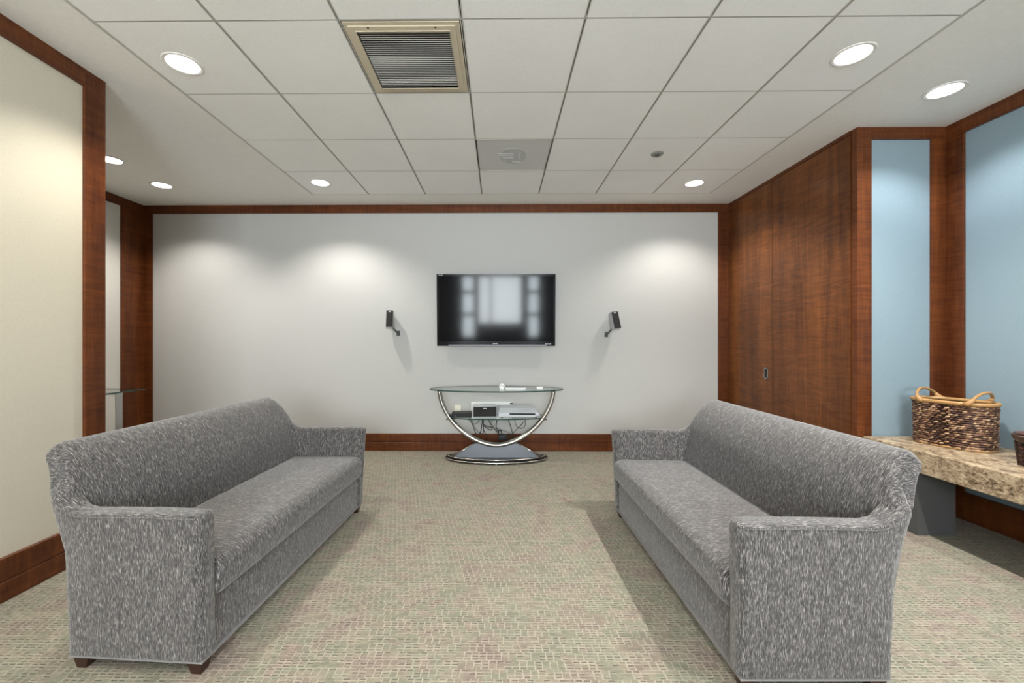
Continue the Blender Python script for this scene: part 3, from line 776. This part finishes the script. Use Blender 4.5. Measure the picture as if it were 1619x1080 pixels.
clab = ['black cable hanging in a deep loop at the left of the tangle below the shelf', 'thin black cable in a shallow loop at the far left below the shelf',
 'thin black cable looping beside the deep left loop below the shelf', 'black cable slanting down to the baseboard left of the adapter',
 'thick black cable slanting down from the shelf to the power adapter', 'thick black cable hanging straight down behind the power adapter',
 'black cable hanging steeply right of the power adapter', 'thin black cable in a shallow loop at the far right below the shelf',
 'black cable slanting down leftwards from the right end of the shelf', 'black cable gathered in a short bundle in the middle of the tangle',
 'hair thin black cable sagging to the right below the shelf', 'black cable curled in a small coil low down right of the power adapter']
for k, (p, r) in enumerate(cabs):
    ys = [4.50+0.012*((k*5) % 7)]*len(p); bm = bmesh.new()
    tube(bm, spline(crop(p, ys), 6), r, 7)
    o = link('cable', bm, M['cable'], None, smooth=True)
    tag(o, clab[k], 'cable', 'black cables hanging under the glass shelf')

# ------------------------------------------------------------ stone ledge on the right
LZ0, LZ1, LXF = 0.428, 0.572, 2.685
bm = bmesh.new(); box(bm, LXF, XR-0.002, 0.25, YP-0.03, LZ0, LZ1, 0.006, 2)
led = thing('stone_ledge', 'long beige granite ledge along the blue-lit wall under the baskets', 'ledge', (3.0, 1.6, 0))
for v in bm.verts: v.co -= Vector((3.0, 1.6, 0))
link('slab', bm, M['granite'], led)
for y in (2.76, 0.6):
    link('support_panel', bx(LXF+0.05-3.0, 2.985-3.0, y-1.6, y+0.09-1.6, 0, LZ0, bev=0.002), M['greyp'], led)  # grey darkened to carry the shade under the slab

# ------------------------------------------------------------ baskets
def lump(bm, lay, c, t, nrm, L, W, T, tone, seg=6, rings=5):
    """an elongated rounded strand: centre c, direction t, outward normal nrm"""
    b = t.cross(nrm).normalized(); prev = None
    for i in range(rings+1):
        f = -1+2*i/rings; r = max(0.08, math.sqrt(max(0, 1-f*f)))
        ring = [bm.verts.new(c+t*(f*L)+b*(math.cos(2*PI*k/seg)*W*r)+nrm*(math.sin(2*PI*k/seg)*T*r)) for k in range(seg)]
        for v in ring: v[lay] = tone
        if prev:
            for k in range(seg): bm.faces.new((prev[k], prev[(k+1) % seg], ring[(k+1) % seg], ring[k]))
        prev = ring
def sup(a, ax, ay, n=2.6):
    c, s = math.cos(a), math.sin(a); e = 2/n
    return Vector((math.copysign(abs(c)**e, c)*ax, math.copysign(abs(s)**e, s)*ay, 0))
def make_basket():
    ang = math.atan2(-0.935, 0.355)
    t = thing('wicker_basket', 'large oval brown woven basket with two tan cane handles on the stone ledge', 'basket', (3.045, 2.83, LZ1+0.001), ang)
    A, B, HH = 0.190, 0.120, 0.285
    bm = bmesh.new(); lay = bm.verts.layers.float.new('tone')
    rows, nper = 20, 58
    def P(a, z): k = 1+0.035*z/HH; return sup(a, A*k, B*k)+Vector((0, 0, z))
    for r in range(rows):
        z = 0.010+r*(HH-0.018)/(rows-1)
        for q in range(nper):
            a = 2*PI*(q+0.5*(r % 2)+random.uniform(-.15, .15))/nper
            p = P(a, z); p2 = P(a+0.03, z); tg = (p2-p).normalized(); nr = tg.cross(Vector((0, 0, 1))).normalized()
            tg = (tg+Vector((0, 0, random.uniform(0.05, 0.32)))).normalized()
            tone = random.choice([0.1, 0.25, 0.4, 0.55, 0.7, 0.85, 1.0])
            lump(bm, lay, p+nr*random.uniform(-0.001, 0.003)+Vector((0, 0, random.uniform(-.002, .002))), tg, nr, 0.0135, 0.0062, 0.0058, tone)
    link('woven_wall', bm, M['seagrass'], t, smooth=True)
    bm = bmesh.new(); n = 60
    loft(bm, [[sup(2*PI*k/n, A*0.965, B*0.96)+Vector((0, 0, z)) for k in range(n)] for z in (0.004, 0.28)], cap=False)
    bm2 = bmesh.new(); loft(bm2, [[sup(2*PI*k/n, A*0.97, B*0.965)+Vector((0, 0, z)) for k in range(n)] for z in (0.0, 0.01)])
    me = bpy.data.meshes.new('tmp'); bm2.to_mesh(me); bm.from_mesh(me); bm2.free()
    link('lining', bm, M['bronze'], t)
    bm = bmesh.new(); n = 64
    pts = [sup(2*PI*k/n, A*1.045, B*1.05)+Vector((0, 0, HH+0.012)) for k in range(n)]+[sup(0, A*1.045, B*1.05)+Vector((0, 0, HH+0.012))]
    tube(bm, pts, 0.0125, 10, cap=False); link('cane_rim', bm, M['cane'], t, smooth=True)
    bm = bmesh.new(); pts = [sup(2*PI*k/n, A*1.0, B*1.0)+Vector((0, 0, 0.006)) for k in range(n+1)]
    tube(bm, pts, 0.0065, 8, cap=False); link('base_ring', bm, M['cane'], t, smooth=True)
    for s in (-1, 1):
        bm = bmesh.new()
        # a handle arches over the end of the oval
        e = [(s*A*0.66, -B*1.03, HH+0.010), (s*A*0.74, -B*0.90, HH+0.052), (s*A*0.80, -B*0.45, HH+0.080), (s*A*0.83, 0, HH+0.085), (s*A*0.80, B*0.45, HH+0.078), (s*A*0.74, B*0.90, HH+0.050), (s*A*0.66, B*1.03, HH+0.010)]
        tube(bm, spline(e, 6), 0.0088, 10); link('handle', bm, M['cane'], t, smooth=True)
        for sy in (-1, 1):
            bm = bmesh.new(); tube(bm, [(s*A*0.52, sy*B*1.05, HH+0.012), (s*A*0.62, sy*B*1.04, HH+0.015), (s*A*0.69, sy*B*1.0, HH+0.030), (s*A*0.73, sy*B*0.92, HH+0.047)], [0.014, 0.017, 0.014, 0.010], 10); link('handle_binding', bm, M['cane'], t, smooth=True)
make_basket()
def make_dark_basket():
    t = thing('small_lidded_basket', 'small dark brown lidded basket at the right edge of the stone ledge', 'basket', (2.995, 2.335, LZ1+0.001), 0.3)
    bm = bmesh.new(); lay = bm.verts.layers.float.new('tone'); R0 = 0.083
    for r in range(12):
        z = 0.008+r*0.0105; R_ = R0*(0.90+0.16*(z/0.14)**1.0)
        n = 30
        for q in range(n):
            a = 2*PI*(q+0.5*(r % 2))/n; p = Vector((math.cos(a)*R_, math.sin(a)*R_, z)); nr = Vector((math.cos(a), math.sin(a), 0)); tg = Vector((-math.sin(a), math.cos(a), 0))
            lump(bm, lay, p, tg, nr, 0.0095, 0.0052, 0.0035, random.choice([0.1, 0.4, 0.6, 0.9]))
    link('woven_wall', bm, M['darkweave'], t, smooth=True)
    bm = bmesh.new(); ringm(bm, 0, 0, [(0.0001, 0), (R0*0.90, 0), (R0*1.03, 0.135), (0.0001, 0.135)], 40); link('body_core', bm, M['bronze'], t)
    for k in range(7):
        a = 2*PI*k/7+0.25; bm = bmesh.new()
        pts = [(math.cos(a)*R0*r, math.sin(a)*R0*r, z) for r, z in ((0.95, 0.0), (1.02, 0.05), (1.08, 0.10), (1.13, 0.135))]
        tube(bm, pts, 0.006, 6); link('rib', bm, M['bronze'], t, smooth=True)
    bm = bmesh.new(); ringm(bm, 0, 0, [(0.0001, 0.136), (R0*1.12, 0.136), (R0*1.24, 0.150), (R0*1.30, 0.168), (R0*1.25, 0.174), (R0*1.0, 0.176), (0.0001, 0.180)], 40); l = link('lid', bm, M['bronze'], t, smooth='auto')
    bm = bmesh.new(); lay = bm.verts.layers.float.new('tone')
    for k in range(48):
        a = 2*PI*k/48
        lump(bm, lay, Vector((math.cos(a)*R0*0.85, math.sin(a)*R0*0.85, 0.181)), Vector((math.cos(a), math.sin(a), 0)), Vector((0, 0, 1)), 0.03, 0.004, 0.003, random.choice([0.3, 0.7, 1.0]))
    link('lid_weave', bm, M['darkweave'], l, smooth=True)
make_dark_basket()

# ------------------------------------------------------------ glass console in the alcove
gt = thing('console_table', 'narrow glass topped console table with metal legs in the left alcove', 'table', (-3.93, 3.5, 0))
bm = bmesh.new(); box(bm, -0.225, 0.215, -0.85, 0.85, 0.765, 0.777, 0, 1)
for f in bm.faces:
    if abs(f.normal.z) < 0.5: f.material_index = 1
link('glass_top', bm, [M['glass'], M['gedge']], gt)
for y in (-0.62, 0.60):
    for x in (-0.19, 0.165):
        link('leg', bx(x-0.006, x+0.006, y-0.035, y+0.035, 0, 0.745, bev=0.001), M['steel'], gt)
    link('cross_bar', bx(-0.20, 0.175, y-0.035, y+0.035, 0.745, 0.765), M['steel'], gt)
